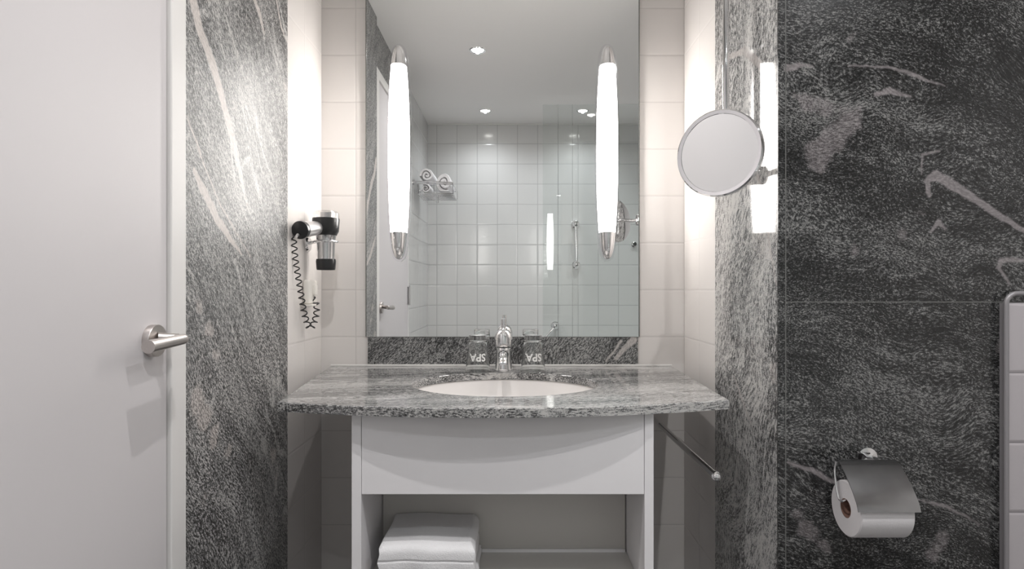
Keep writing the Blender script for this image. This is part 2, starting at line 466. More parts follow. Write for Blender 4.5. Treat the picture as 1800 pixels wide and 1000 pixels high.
# hinges on the far side of the leaf
for z in (0.25, CAMZ - .04, DTOP - .25):
    bm = B(); tube(bm, [(FACE + .008, -d1 - .001, z - .058), (FACE + .008, -d1 - .001, z + .058)], .008, 16)
    tube(bm, [(FACE + .008, -d1 - .001, z - .004), (FACE + .008, -d1 - .001, z + .004)], .0088, 16)
    bx(bm, FACE - .0005, FACE + .003, -d1, -d1 + .03, z - .05, z + .05)
    obj('hinge', bm, m_chrome, door)

# ------------------------------------------------------------------ mirror, splashback
sx = lambda px: (px - 900) / 550.0
bm = B(); bx(bm, sx(645), sx(1122), -0.006, -0.0005, 0.9635, CEIL - 0.02, 0.0)
mir = obj('wall_mirror', bm, m_mirror, smooth=False)
tag(mir, 'large frameless wall mirror above the washbasin splashback', 'mirror')
for a_, b_ in ((643.6, 645), (1122, 1123.6)):
    obj('edge_strip', bx(B(), sx(a_), sx(b_), -.0075, -.0005, .9635, CEIL - .02), m_edge, mir, smooth=False)
bm = B(); bx(bm, sx(648), sx(1120), -.012, -.0005, .8705, .962, .0008)
sp = obj('splashback', bm, m_gran_splash, smooth=False)
tag(sp, 'dark grey granite splashback strip between mirror and countertop', 'splashback')

# ------------------------------------------------------------------ mirror lamps
def make_lamp(cx, label):
    z0, z1 = CAMZ + .092, CAMZ + .770; zc = (z0 + z1) / 2; H = (z1 - z0) / 2
    g0, g1 = CAMZ + .177, CAMZ + .703
    root = thing('mirror_lamp', (cx, -.006, zc), label, 'lamp', 'lamps on the mirror')
    def wd(t):
        return .0328 * (1 - .44 * abs(t) ** 2.3) * max(0.0, 1 - abs(t) ** 18) ** .5
    def shell(za, zb, grow, y0, dep, n, capped=True):
        bm = B(); rings = []
        for i in range(n + 1):
            z = za + (zb - za) * i / n; t = (z - zc) / H
            ww = max(wd(t), .0008) + grow
            ring = []
            for k in range(25):
                a = PI * k / 24
                x = math.cos(a) * ww; y = -math.sin(a) ** .8 * dep * (ww / .0328) if 0 < k < 24 else 0
                ring.append(bm.verts.new((cx + x, y0 + y, z)))
            rings.append(ring)
        for a, b in zip(rings[:-1], rings[1:]):
            for k in range(24): bm.faces.new((a[k], a[k + 1], b[k + 1], b[k]))
            bm.faces.new((a[0], b[0], b[24], a[24]))
        bm.faces.new(rings[0]); bm.faces.new(rings[-1][::-1])
        return bm
    # back plate: lens outline prism on the mirror
    bm = B(); n = 80; L = []; R = []
    for i in range(n + 1):
        t = -1 + 2 * i / n; z = zc + t * (H + .006)
        L.append((cx - wd(t) - .006, z)); R.append((cx + wd(t) + .006, z))
    out = L + R[::-1]
    fr_ = [bm.verts.new((x, -.012, z)) for x, z in out]; bk = [bm.verts.new((x, -.0062, z)) for x, z in out]
    bm.faces.new(fr_); bm.faces.new(bk[::-1])
    for i in range(len(out)):
        j = (i + 1) % len(out); bm.faces.new((fr_[i], bk[i], bk[j], fr_[j]))
    obj('back_plate', bm, m_chrome, root)
    obj('diffuser', shell(g0, g1, 0, -.0125, .045, 60), m_lamp, root, label='glowing white diffuser')
    obj('end_cap', shell(g1 + .0003, z1, 0.0006, -.0125, .046, 30), m_chrome, root)
    obj('end_cap', shell(z0, g0 - .0003, 0.0006, -.0125, .046, 30), m_chrome, root)
    # small screw bead on the lower cap
    bm = B(); lathe(bm, [(0, .003), (.004, .002), (.005, 0), (.005, -.004)], 16, frame_to((cx, -.012 - .034, z0 + .030), (0, -1, 0)))
    obj('screw_cap', bm, m_chrome, root)
make_lamp(-.3590, 'lens-shaped glowing lamp with chrome ends on left side of the mirror')
make_lamp(.3020, 'lens-shaped glowing lamp with chrome ends on right side of the mirror')

# ------------------------------------------------------------------ ceiling spots
def downlight(x, d, label, watts, col=(1.0, .95, .92), angle=150):
    root = thing('ceiling_spot', (x, -d, CEIL), label, 'ceiling light', 'recessed ceiling spots')
    bm = B(); lathe(bm, [(.030, -.0005), (.034, -.004), (.041, -.004), (.043, -.0005)], 40, frame_to((x, -d, CEIL), (0, 0, 1)), cap=False)
    obj('ring', bm, m_chrome, root)
    bm = B(); lathe(bm, [(0, -.002), (.030, -.002), (.030, -.0006), (0, -.0006)], 32, frame_to((x, -d, CEIL), (0, 0, 1)))
    obj('lens', bm, m_spot, root, label='bright round lens')
    ld = bpy.data.lights.new('spot_lamp', 'SPOT'); ld.energy = watts; ld.spot_size = math.radians(angle); ld.spot_blend = 1.0
    ld.shadow_soft_size = .012; ld.color = col
    lo = bpy.data.objects.new('spot_lamp', ld); COL.objects.link(lo); lo.location = (x, -d, CEIL - .007)
    lo.parent = root; lo.matrix_parent_inverse = Matrix.Translation(-root.location)
downlight(-.176, 1.16, 'round recessed ceiling spot nearest the mirror', SPOT_WATTS, (1, .98, .97))
downlight(.544, 1.44, 'round ceiling spot added for room light, hidden behind the right lamp in the mirror', SPOT_WATTS, (1, .98, .97))  # extra spot added to brighten the room, kept out of sight
downlight(1.15, 1.5, 'unseen ceiling spot added to light the dark granite wall', SPOT_WATTS, (.95, .97, 1.0))  # out of view, added to brighten the front right wall
downlight(-.184, 2.20, 'round recessed ceiling spot by far tiled wall, on towel rack side', SPOT_WATTS * .42, (.93, .96, 1.0))
downlight(.486, 2.20, 'round recessed ceiling spot by far tiled wall, over the bath', SPOT_WATTS * .4, (.93, .96, 1.0))

# ------------------------------------------------------------------ countertop
SC = Vector((-.018, -.348)); SA, SB = .242, .193
def outline(n=48):
    pts = [(.509, -.0005), (.481, -.584)]
    a, b, bow = Vector((.481, -.584)), Vector((-.510, -.608)), .079
    arc = []
    for i in range(1, n):
        t = i / n; p = a.lerp(b, t); arc.append((p.x, p.y - bow * 4 * t * (1 - t)))
    return pts + arc + [(-.510, -.608), (-.578, -.0005)]
OUT = [Vector(p) for p in outline()]
def hit(ang):
    d = Vector((math.cos(ang), math.sin(ang))); best = None
    for i in range(len(OUT)):
        a = OUT[i] - SC; b = OUT[(i + 1) % len(OUT)] - SC; e = b - a
        den = d.x * e.y - d.y * e.x
        if abs(den) < 1e-12: continue
        t = (a.x * e.y - a.y * e.x) / den; u = (a.x * d.y - a.y * d.x) / den
        if t > 0 and -1e-9 <= u <= 1 + 1e-9: best = t if best is None else min(best, t)
    return SC + d * best
angs = sorted(set([round(math.atan2((p - SC).y, (p - SC).x) % (2 * PI), 6) for p in OUT] + [round(2 * PI * i / 180, 6) for i in range(180)]))
bm = B(); ZT, ZB = .870, .8500
cols = []
for a in angs:
    o = hit(a); d = (o - SC).normalized()
    th = math.atan2(math.sin(a) / SB, math.cos(a) / SA)
    h = SC + Vector((SA * math.cos(th), SB * math.sin(th)))
    hd = (h - SC).normalized()
    row = [(h, ZB), (h, ZT - .0015), (h + hd * .0015, ZT), (o - d * .0018, ZT), (o, ZT - .0018), (o, ZB)]
    cols.append([bm.verts.new((p.x, p.y, z)) for p, z in row])
for i in range(len(cols)):
    a, b = cols[i], cols[(i + 1) % len(cols)]
    for k in range(6):
        j = (k + 1) % 6; bm.faces.new((a[k], a[j], b[j], b[k]))
ct = obj('countertop', bm, m_gran_top, ang=12)
tag(ct, 'polished grey granite countertop with bowed front and oval sink cutout', 'countertop')
# joint of white sealant at the rear
bm = B(); bx(bm, -.575, .507, -.0155, -.0122, .8701, .8765, .001)
obj('sealant', bm, m_silicone, ct, smooth=False, label='white sealant line')

# sink bowl
bm = B(); NS = 72; rings = []
prof = [(1.05, 0), (1.0, -.001), (.985, -.012), (.95, -.04), (.86, -.078), (.70, -.104), (.45, -.120), (.20, -.127), (.09, -.129)]
for f, z in prof:
    rings.append([bm.verts.new((SC.x + (SA + .004) * f * math.cos(2 * PI * i / NS), SC.y + (SB + .004) * f * math.sin(2 * PI * i / NS), .8498 + z)) for i in range(NS)])
thick = []
for f, z in prof[::-1]:
    g = f + (.05 if f < 1 else .0)
    thick.append([bm.verts.new((SC.x + (SA + .004) * g * math.cos(2 * PI * i / NS), SC.y + (SB + .004) * g * math.sin(2 * PI * i / NS), .8498 + z - .009)) for i in range(NS)])
allr = rings + thick
for a, b in zip(allr[:-1], allr[1:]):
    for i in range(NS):
        j = (i + 1) % NS; bm.faces.new((a[i], a[j], b[j], b[i]))
a, b = allr[-1], allr[0]
for i in range(NS):
    j = (i + 1) % NS; bm.faces.new((a[i], a[j], b[j], b[i]))
sink = obj('sink_basin', bm, m_ceramic, ang=60)
tag(sink, 'white oval ceramic basin set under the granite countertop', 'sink')
bm = B(); lathe(bm, [(0, .001), (.018, .001), (.022, .003), (.024, .001), (.024, -.02), (0, -.02)], 32, frame_to((SC.x, SC.y, .8498 - .129), (0, 0, 1)))
obj('drain', bm, m_chrome, sink)

# ------------------------------------------------------------------ cabinet
CF = -.620
cab = thing('vanity_cabinet', (-.02, CF + .1, 0), 'white open vanity cabinet with plain drawer front under the countertop', 'cabinet')
xl0, xl1, xr0, xr1 = -.3456, -.3250, .2855, .3052
obj('side_panel', bx(B(), xl0, xl1, CF, -.03, 0, .8495, .001), m_lacquer, cab, smooth=False)
obj('side_panel', bx(B(), xr0, xr1, CF, -.03, 0, .8495, .001), m_lacquer, cab, smooth=False)
obj('drawer_front', bx(B(), xl1 + .0006, xr0 - .0006, CF + .0015, CF + .020, .673, .8490, .0012), m_lacquer, cab, smooth=False)
bm = bx(B(), xl1 + .0035, xr0 - .0035, -.416, -.407, .4605, .695)
obj('back_panel', bm, m_inner, cab, smooth=False)
obj('shelf', bx(B(), xl1 + .0003, xr0 - .0003, CF + .012, -.405, .438, .460, .0008), m_inner, cab, smooth=False)
obj('shelf_lip', bx(B(), xl1 + .0035, xr0 - .0035, -.4195, -.4163, .4602, .4685), m_lacquer, cab, smooth=False)
obj('shelf', bx(B(), xl1 + .0003, xr0 - .0003, CF + .012, -.05, .08, .10, .0008), m_inner, cab, smooth=False)

# ------------------------------------------------------------------ towels in the cabinet
def rnd(a, b): return random.uniform(a, b)
def folded_towel(x0, x1, y0, y1, z0, z1, label, seed, puff=.008):
    rs = random.Random(seed)
    bm = B(); nx, ny, nz = 34, 30, 8
    # rounded box surface with soft folded front, sampled as a cube grid
    bmesh.ops.create_cube(bm, size=2.0)
    bmesh.ops.subdivide_edges(bm, edges=bm.edges[:], cuts=27, use_grid_fill=True)
    ph = [rs.uniform(0, 6.28) for _ in range(6)]
    cx, cy, cz = (x0 + x1) / 2, (y0 + y1) / 2, (z0 + z1) / 2; hx, hy_, hz_ = (x1 - x0) / 2, (y1 - y0) / 2, (z1 - z0) / 2
    for v in bm.verts:
        x, y, z = v.co
        # rounded profile in y (front fold) and z
        q = (abs(y) ** 5 + abs(z) ** 5) ** (1 / 5); m_ = max(abs(y), abs(z))
        if q > 0 and y < 0: y2, z2 = y * m_ / q, z * m_ / q
        else: y2, z2 = y, z
        q = (abs(x) ** 8 + abs(z2) ** 8) ** (1 / 8); m_ = max(abs(x), abs(z2))
        x2 = x * m_ / q if q > 0 else x
        if z > -0.98:
            z2 += .12 * math.exp(-((x + .15) / .55) ** 2) * (.5 + .5 * z) + .05 * math.sin(3.1 * x + ph[0]) * math.sin(2.3 * y + ph[1]) * (.5 + .5 * z)
        x2 += .02 * math.sin(6 * z + ph[2]) + .012 * math.sin(4 * y + ph[3])
        y2 += .02 * math.sin(7 * x + ph[4]) * (1 if y < 0 else 0)
        if y < -.9: y2 += .035 * abs(math.sin(z * 1.5708 * 1)) * (1 - abs(z)) * 0 + (.03 if abs(z) < .06 else 0)
        v.co = (cx + x2 * hx, cy + y2 * hy_, cz + z2 * hz_)
    zmin = min(v.co.z for v in bm.verts)
    for v in bm.verts: v.co.z += z0 - zmin
    o = obj('folded_towel', bm, m_towel, ang=80)
    return tag(o, label, 'towel', 'folded towels in the cabinet')
folded_towel(-.288, -.078, -.600, -.423, .4605, .481, 'folded white towel lying on the cabinet shelf, lower of the two', 3)
folded_towel(-.292, -.083, -.606, -.423, .4865, .556, 'folded white towel on top of the other in the cabinet', 5)

# ------------------------------------------------------------------ towel bar under the counter
bx_, bz_ = .4195, CAMZ - .3855
bar = thing('towel_bar', (bx_, -.0, bz_), 'straight chrome towel bar projecting from wall under right side of the countertop', 'towel bar')
bm = B(); lathe(bm, [(0, 0), (.022, 0), (.022, .006), (.008, .010), (.0058, .012), (.0058, .225)], 28, frame_to((bx_, -.001, bz_), (0, -1, 0))); obj('wall_plate', bm, m_chrome, bar)
bm = B(); lathe(bm, [(.0058, .22), (.0085, .224), (.0085, .672), (0, .672)], 28, frame_to((bx_, 0, bz_), (0, -1, 0)), cap=False); obj('rod', bm, m_chrome, bar)
bm = B(); lathe(bm, [(.006, 0), (.0095, .003), (.0105, .010), (.009, .016), (.005, .0205), (0, .022)], 28, frame_to((bx_, -.668, bz_), (0, -1, 0))); obj('end_knob', bm, m_chrome, bar)

# ------------------------------------------------------------------ faucet
fx, fy = (885 - 900) / 591.0, -.118
fa = thing('basin_faucet', (fx, fy, .870), 'chrome single-lever basin faucet behind the sink bowl', 'faucet')
bm = B(); lathe(bm, [(0, 0), (.0275, 0), (.028, .003), (.0255, .012), (.022, .035), (.0215, .062), (.024, .070), (0, .0705)], 40, frame_to((fx, fy, .8705), (0, 0, 1)))
obj('body', bm, m_chrome, fa)
bm = B()
sp_ = smooth_path([(fx, fy - .005, .920), (fx, fy - .045, .921), (fx, fy - .085, .914), (fx, fy - .108, .900)], 8)
tube(bm, sp_, [.0165 - .0045 * i / (len(sp_) - 1) for i in range(len(sp_))], 24)
spout = obj('spout', bm, m_chrome, fa)
bm = B(); lathe(bm, [(.009, .002), (.0118, 0), (.0118, -.012), (.009, -.013), (0, -.010)], 28, frame_to((fx, fy - .108, .900), (0, .25, 1))); obj('aerator', bm, m_chrome, spout)
bm = B(); lathe(bm, [(.0215, 0), (.0262, .002), (.0275, .012), (.0270, .028), (.0238, .040), (.0165, .049), (.009, .0535), (.0075, .058), (0, .058)], 40, frame_to((fx, fy, .9422), (0, 0, 1)))
cap_ = obj('handle_dome', bm, m_chrome, fa)
bm = B()
lathe(bm, [(0, 0), (.0066, 0), (.0072, .008), (.0076, .030), (.0070, .033), (0, .0335)], 24, frame_to((fx, fy, .994), (0, -.10, 1)))
obj('lever', bm, m_chrome, cap_)

# ------------------------------------------------------------------ tumblers
def curve_text(txt, h):
    cu = bpy.data.curves.new('lettering', 'FONT'); cu.body = txt; cu.size = h; cu.extrude = .00012; cu.offset = .0007
    cu.align_x = 'CENTER'; cu.align_y = 'CENTER'; cu.resolution_u = 4
    o = bpy.data.objects.new('lettering', cu); COL.objects.link(o)
    dg = bpy.context.evaluated_depsgraph_get(); me = bpy.data.meshes.new_from_object(o.evaluated_get(dg))
    bpy.data.objects.remove(o); bpy.data.curves.remove(cu)
    return me
text_mesh = curve_text('SPA', .0305)
def radius_at(z): return .0372 - (.0372 - .0262) * min(z, .1) / .1       # upside-down tumbler: rim down
GH = .108
def make_tumbler():
    root = bpy.data.objects.new('drinking_glass', None); COL.objects.link(root)
    bm = B()
    lathe(bm, [(.0362, 0), (.0372, .0006), (radius_at(.02), .02), (radius_at(.06), .06), (.0266, .094), (.0268, .104), (.0255, GH), (0, GH),], 56, cap=False)
    lathe(bm, [(.0362, 0), (radius_at(.02) - .0014, .02), (radius_at(.06) - .0016, .06), (.0242, .088), (.018, .0915), (0, .092)], 56, cap=False)
    bmesh.ops.remove_doubles(bm, verts=bm.verts, dist=1e-5)
    obj('glass_wall', bm, m_glass, root)
    me = text_mesh.copy()
    bm = B(); bm.from_mesh(me); bmesh.ops.triangulate(bm, faces=bm.faces)
    bmesh.ops.subdivide_edges(bm, edges=[e for e in bm.edges if e.calc_length() > .003], cuts=2)
    for v in bm.verts:
        x, z, e = -v.co.x, -v.co.y, v.co.z             # print is upside down like the glass
        zz = .0455 + z; r = radius_at(zz) + .0003 + e
        a = x / r + .05
        v.co = (r * math.sin(a), -r * math.cos(a), zz)
    o = obj('lettering', bm, m_print, root, label='white frosted lettering reading SPA, upside down')
    return root
gl = make_tumbler()
def place_copy(src, loc, first):
    r = src if first else src.copy()
    if not first:
        COL.objects.link(r)
        for ch in list(src.children):
            c = ch.copy(); COL.objects.link(c); c.parent = r
    r.location = loc
    return r
for i, (px, lab) in enumerate([(840, 'clear tumbler printed SPA standing upside down to the left of the faucet'), (937.0, 'clear tumbler printed SPA standing upside down to the right of the faucet')]):
    g = place_copy(gl, ((px - 900) / 590.0, -.132, .8705), i == 0)
    tag(g, lab, 'glass', 'tumblers beside the faucet')

# ------------------------------------------------------------------ shaving mirror
mc = P(1264, 269.5, .640)
sm = thing('shaving_mirror', (XR, -.473, 1.388), 'round chrome-rimmed swivel shaving mirror on rod at right granite wall', 'mirror')
nrm = ((Vector((XL, -1.25, 1.60)) - mc).normalized() - (mc - cam.location).normalized()).normalized()   # turned towards the door
M = frame_to(mc, nrm)
R0 = .0918
bm = B(); lathe(bm, [(.0810, .0035), (.0820, .006), (.0888, .007), (R0, .004), (R0 + .0004, -.004), (.090, -.009), (.060, -.014), (0, -.016)], 96, M, cap=False)
obj('rim', bm, m_chrome, sm)
bm = B(); pr = [(r_ * .0815 / 12, .0044) for r_ in range(13)]
lathe(bm, pr, 96, M, cap=False); obj('mirror_glass', bm, m_mirror, sm)
px_, py_ = .5135, -.473
bm = B(); tube(bm, [(px_, py_, 1.368), (px_, py_, CEIL - .001)], .0077, 24); tube(bm, [(px_, py_, CEIL - .012), (px_, py_, CEIL - .0005)], .022, 32)
obj('pole', bm, m_chrome, sm)
bm = B(); lathe(bm, [(0, 0), (.0215, 0), (.0225, .002), (.0225, .053), (.0205, .056), (0, .057)], 40, frame_to((XR - .0005, -.473, 1.388), (-1, 0, 0)))
obj('wall_bracket', bm, m_chrome, sm)
bm = B()
bk_ = mc - nrm * .013
tube(bm, smooth_path([(px_ - .015, py_, 1.388), (px_ - .03, py_ - .05, 1.392), bk_ - nrm * .03, bk_], 8), .007, 16)
obj('swivel_arm', bm, m_chrome, sm)

# ------------------------------------------------------------------ hair dryer and holder
HB = P(573, 392, .135)           # motor body centre
hd = thing('hair_dryer', HB, 'black and silver hair dryer hanging nozzle-down in wall holder', 'hair dryer')
bx0, by0 = HB.x, HB.y
zt = P(573, 371, .135).z; z1_ = P(573, 384, .135).z; z2_ = P(573, 414, .135).z; z3_ = P(573, 424, .135).z; z4_ = P(573, 456, .135).z; z5_ = P(573, 474.5, .135).z
Mh = Matrix.Translation((bx0, by0, 0))
bm = B(); lathe(bm, [(.020, z2_ - .002), (.031, z2_), (.037, z2_ + .012), (.0395, z1_ - .004), (.039, z1_), (0, z1_)], 44, Mh); body = obj('motor_housing', bm, m_black, hd)
bm = B(); lathe(bm, [(.0385, z1_), (.0378, zt - .008), (.033, zt - .002), (.026, zt), (0, zt)], 44, Mh); obj('intake_shell', bm, m_clear, hd)
bm = B(); lathe(bm, [(.020, z1_), (.0205, zt - .005), (0, zt - .003)], 36, Matrix.Translation((bx0 + .004, by0, 0)), cap=False); obj('intake_grille', bm, m_grey, hd)
bm = B(); lathe(bm, [(.021, z4_), (.0245, z4_ + .001), (.0265, z3_), (.030, z2_), (.0305, z2_ + .001), (0, z2_ + .001)], 40, Mh, cap=False); obj('barrel', bm, m_barrel, hd)
bm = B()
ra = []
for f, z in [(1.0, z4_ + .001), (1.04, z4_ - .006), (.98, z5_ + .004), (.94, z5_), (.84, z5_), (.86, z4_)]:
    ra.append([bm.verts.new((bx0 + .0268 * f * math.cos(2 * PI * i / 40) * 1.05, by0 + .0268 * f * math.sin(2 * PI * i / 40) * .9, z)) for i in range(40)])
for a, b in zip(ra[:-1], ra[1:]):
    for i in range(40): bm.faces.new((a[i], a[(i + 1) % 40], b[(i + 1) % 40], b[i]))
bm.faces.new(ra[-1])
obj('nozzle', bm, m_black, hd)
he = P(526.5, 404.5, .262); hs = P(562, 400, .150)
dv = (he - hs); Ln = dv.length
bm = B(); lathe(bm, [(.017, 0), (.0205, Ln * .25), (.0235, Ln * .80), (.0245, Ln * .86)], 36, frame_to(hs, dv)); obj('handle', bm, m_grey, hd)
bm = B(); lathe(bm, [(.0246, Ln * .86), (.0252, Ln * .90), (.0250, Ln * .985), (.022, Ln), (0, Ln)], 36, frame_to(hs, dv)); grip = obj('handle_cap', bm, m_black, hd)
bm = B(); tube(bm, [he + Vector((-.004, -.001, -.012)), he + Vector((-.006, -.010, -.020))], .0042, 12); obj('cord_grommet', bm, m_grey, grip)
bm = B(); lathe(bm, [(0, 0), (.018, 0), (.018, .004), (0, .004)], 24, frame_to(hs + dv * .35 + Vector((.012, -.018, 0)), (.55, -.8, .0))); 
bm.free()
# coiled cord
def coil(path, turns, rad, r, seg=10, rad_end=None):
    path = smooth_path(path, 10)
    L = [0]
    for a, b in zip(path[:-1], path[1:]): L.append(L[-1] + (b - a).length)
    def at(s):
        s = max(0, min(L[-1] - 1e-9, s))
        for i in range(len(L) - 1):
            if L[i + 1] >= s:
                t = (s - L[i]) / max(1e-9, L[i + 1] - L[i]); return path[i].lerp(path[i + 1], t), (path[min(i + 1, len(path) - 1)] - path[i]).normalized()
    out = []; N = turns * 18
    for k in range(N + 1):
        s = L[-1] * k / N; p, t = at(s)
        X = t.cross(Vector((0, 1, 0.02))).normalized(); Y = t.cross(X)
        a = 2 * PI * turns * k / N; rr = rad + ((rad_end or rad) - rad) * (k / N)
        f = min(1, k / 12, (N - k) / 12)
        out.append(p + (X * math.cos(a) + Y * math.sin(a) * .8) * rr * f)
    bm = B(); tube(bm, out, r, seg); return bm
pth = [P(516, 414, .262), P(520, 460, .25), P(528, 510, .235), P(536, 555, .21), P(545, 577, .185), P(554, 562, .16), P(557, 540, .145), P(552, 526, .14), P(546, 524, .140)]
obj('coiled_cord', coil(pth, 21, .0068, .0019, rad_end=.0085), m_black, hd, label='black spiral cord')
# holder
hc = P(541, 428, .135); rc = Vector((bx0, by0, P(573, 424, .135).z))
ho = thing('dryer_holder', (XL, -.135, rc.z), 'chrome ring holder fixed on left niche tiles, carrying the hair dryer', 'holder')
bm = B(); lathe(bm, [(0, 0), (.024, 0), (.024, .003), (.019, .008), (0, .009)], 36, frame_to((XL + .0005, -.135, hc.z - .002), (1, 0, 0))); obj('wall_plate', bm, m_chrome, ho)
bm = B(); RR = .0335; rp = [(rc.x + RR * math.cos(2 * PI * i / 48), rc.y + RR * math.sin(2 * PI * i / 48), rc.z - .002) for i in range(48)]
tube(bm, rp, .0035, 12, closed=True)
tube(bm, [(XL + .004, -.135, hc.z), (rc.x - RR - .001, -.135, rc.z - .002)], .005, 14); obj('ring', bm, m_chrome, ho)
# wall socket unit for the cord
so = thing('cord_socket', (XL, -.14, CAMZ), 'small cream plastic cord socket on left niche tiles below the hair dryer', 'socket')
bm = B(); bx(bm, XL + .0005, XL + .022, -.175, -.105, CAMZ - .046, CAMZ + .026, .008, 4); obj('housing', bm, m_white, so)
bm = B(); bx(bm, XL + .001, XL + .034, -.190, -.135, CAMZ - .052, CAMZ - .046, .002, 2); obj('cord_shelf', bm, m_white, so)
bm = B(); bx(bm, XL + .0218, XL + .030, -.150, -.128, CAMZ - .02, CAMZ + .010, .002); obj('cord_clip', bm, m_white, so)

# ------------------------------------------------------------------ toilet roll holder
yb = -DF
th = thing('toilet_roll_holder', (.735, yb, .74), 'chrome toilet roll holder with curved flap on dark granite wall', 'toilet roll holder')
zc_, yc_ = P(1492, 893, DF + .062).z, yb - .062
RX0, RX1 = .6560, .7575
bm = B()
# flap profile in (y, z): hinge above the roll, curving over it to a flat lip in front
FX0, FX1 = .6465, .7640
prof = [(yb - .040, .7745), (yb - .050, .7760), (yb - .062, .7700), (yb - .082, .7530), (yb - .102, .7320), (yb - .1155, .7140)]
prof = [(p.y, p.z) for p in smooth_path([(0, a, b) for a, b in prof], 6)] + [(yb - .1185, .7080), (yb - .1215, .6990)]
pp = [Vector(p) for p in prof]; inner = []
for k, p in enumerate(pp):
    t = (pp[min(k + 1, len(pp) - 1)] - pp[max(k - 1, 0)]).normalized(); inner.append(p + Vector((-t.y, t.x)) * .0012)
loop = pp + inner[::-1]
va_, vb_ = [[bm.verts.new((x, p.x, p.y)) for p in loop] for x in (FX0, FX1)]
NL = len(loop)
for k in range(NL):
    q = (k + 1) % NL; bm.faces.new((va_[k], vb_[k], vb_[q], va_[q]))
for vs_ in (va_, vb_):
    for k in range(len(pp) - 1): bm.faces.new((vs_[k], vs_[k + 1], vs_[NL - 2 - k], vs_[NL - 1 - k]))
m_flap = plain('flap_dark_reflection', (0.50, 0.50, 0.51), 0.14, 1.0, noise=0.25, scale=30)  # chrome flap, base colour darkened to stand in for a dark reflection
flap = obj('cover_flap', bm, m_flap, th, ang=20)
bm = B(); lathe(bm, [(0, 0), (.0022, 0), (.0022, FX1 - FX0), (0, FX1 - FX0)], 12, frame_to((FX0, yb - .0435, .7725), (1, 0, 0))); obj('hinge_rod', bm, m_chrome, flap)
bm = B()
tube(bm, smooth_path([(FX0 + .001, yb - .0435, .7725), (FX0 - .0005, yb - .041, .752), (FX0, yb - .046, .720), (FX0 + .001, yb - .054, .701), (FX0 + .003, yc_, .6985)], 8), .0020, 10)
tube(bm, [(FX0 + .003, yc_, .6985), (RX0 + .002, yc_, zc_ + .0153), (RX1 + .010, yc_, zc_ + .0153)], .0025, 12)
tube(bm, smooth_path([(RX1 + .010, yc_, zc_ + .0153), (RX1 + .016, yc_ + .004, zc_ + .018), (RX1 + .014, yb - .02, zc_ + .035), (RX1 + .008, yb - .002, zc_ + .045)], 6), .003, 12)
obj('wire_arm', bm, m_chrome, th)
bm = B(); tube(bm, smooth_path([(.735, yb - .0425, .7725), (.735, yb - .02, .772), (.735, yb - .003, .768)], 6), .004, 12); obj('mount_arm', bm, m_chrome, th)
bm = B(); lathe(bm, [(0, 0), (.020, 0), (.020, .003), (.006, .005), (0, .005)], 28, frame_to((.735, yb - .0003, .768), (0, -1, 0))); obj('wall_plate', bm, m_chrome, th)
roll = thing('toilet_roll', (.72, yc_, zc_), 'white toilet paper roll hanging in the chrome holder', 'toilet roll')
bm = B(); ro, ri = .0535, .0185
lathe(bm, [(ri, 0), (ro - .002, 0), (ro, .002), (ro, RX1 - RX0 - .002), (ro - .002, RX1 - RX0), (ri, RX1 - RX0)], 64, frame_to((RX0, yc_, zc_), (1, 0, 0)), cap=False)
obj('paper', bm, m_paper, roll)
bm = B(); lathe(bm, [(ri, .0004), (ri - .0012, .0002), (ri - .0012, RX1 - RX0 - .0002), (ri, RX1 - RX0 - .0004)], 40, frame_to((RX0, yc_, zc_), (1, 0, 0)), cap=False)
obj('core', bm, m_card, roll, label='brown cardboard core')

# ------------------------------------------------------------------ tiled boxing with pale profile at the right of the dark wall
xa = P(1775, 515, DF + .03).x; zt_ = CAMZ - .010
bm = B()
tube(bm, [(xa + .0045, yb - .016, 0.0), (xa + .0045, yb - .016, zt_ - .022)] + [(xa + .0045 + .022 * (1 - math.cos(a)), yb - .016, zt_ - .022 + .022 * math.sin(a)) for a in [PI / 2 * k / 8 for k in range(1, 9)]] + [(XE - .001, yb - .016, zt_)], .0048, 14)
bx(bm, xa + .0035, xa + .0055, yb - .016, yb - .0002, 0, zt_ - .02)
struct('trim_4', bm, m_profile)
struct('wall_bath_side', bx(B(), xa + .008, XE - .001, yb - .017, yb - .0003, 0, CAMZ - .029, .002), m_tile_bath, smooth=False)

# ------------------------------------------------------------------ seen in the mirror: far wall things
m_tub = plain('bath_enamel', (0.82, 0.82, 0.81), 0.12, coat=.5)
tx0, tx1, ty0, ty1, tz = .19, XE - .001, -FAR + .001, -1.84, .56
bm = B()
o_ = [(tx0, ty0), (tx1, ty0), (tx1, ty1), (tx0, ty1)]; i_ = [(tx0 + .07, ty0 + .07), (tx1 - .07, ty0 + .07), (tx1 - .07, ty1 - .07), (tx0 + .07, ty1 - .07)]
b_ = [(tx0 + .14, ty0 + .12), (tx1 - .2, ty0 + .12), (tx1 - .2, ty1 - .12), (tx0 + .14, ty1 - .12)]
rgs = [[(x, y, 0.001) for x, y in o_], [(x, y, tz) for x, y in o_], [(x, y, tz) for x, y in i_], [(x, y, .14) for x, y in b_]]
rg = [[bm.verts.new(p) for p in r] for r in rgs]
for a, b in zip(rg[:-1], rg[1:]):
    for i in range(4): bm.faces.new((a[i], a[(i + 1) % 4], b[(i + 1) % 4], b[i]))
bm.faces.new(rg[0]); bm.faces.new(rg[-1])
bmesh.ops.bevel(bm, geom=[e for e in bm.edges], offset=.012, segments=3, profile=.5, affect='EDGES')
tag(obj('bathtub', bm, m_tub), 'white bathtub along the far tiled wall below the glass screen', 'bathtub')
gs = thing('shower_screen', (.6, -1.875, tz), 'clear frameless glass shower screen over the bath, seen in the mirror', 'shower screen')
ga = math.radians(.9)
bm = B(); bx(bm, 0, .95, -.003, .003, tz + .001, 2.28, .0008)
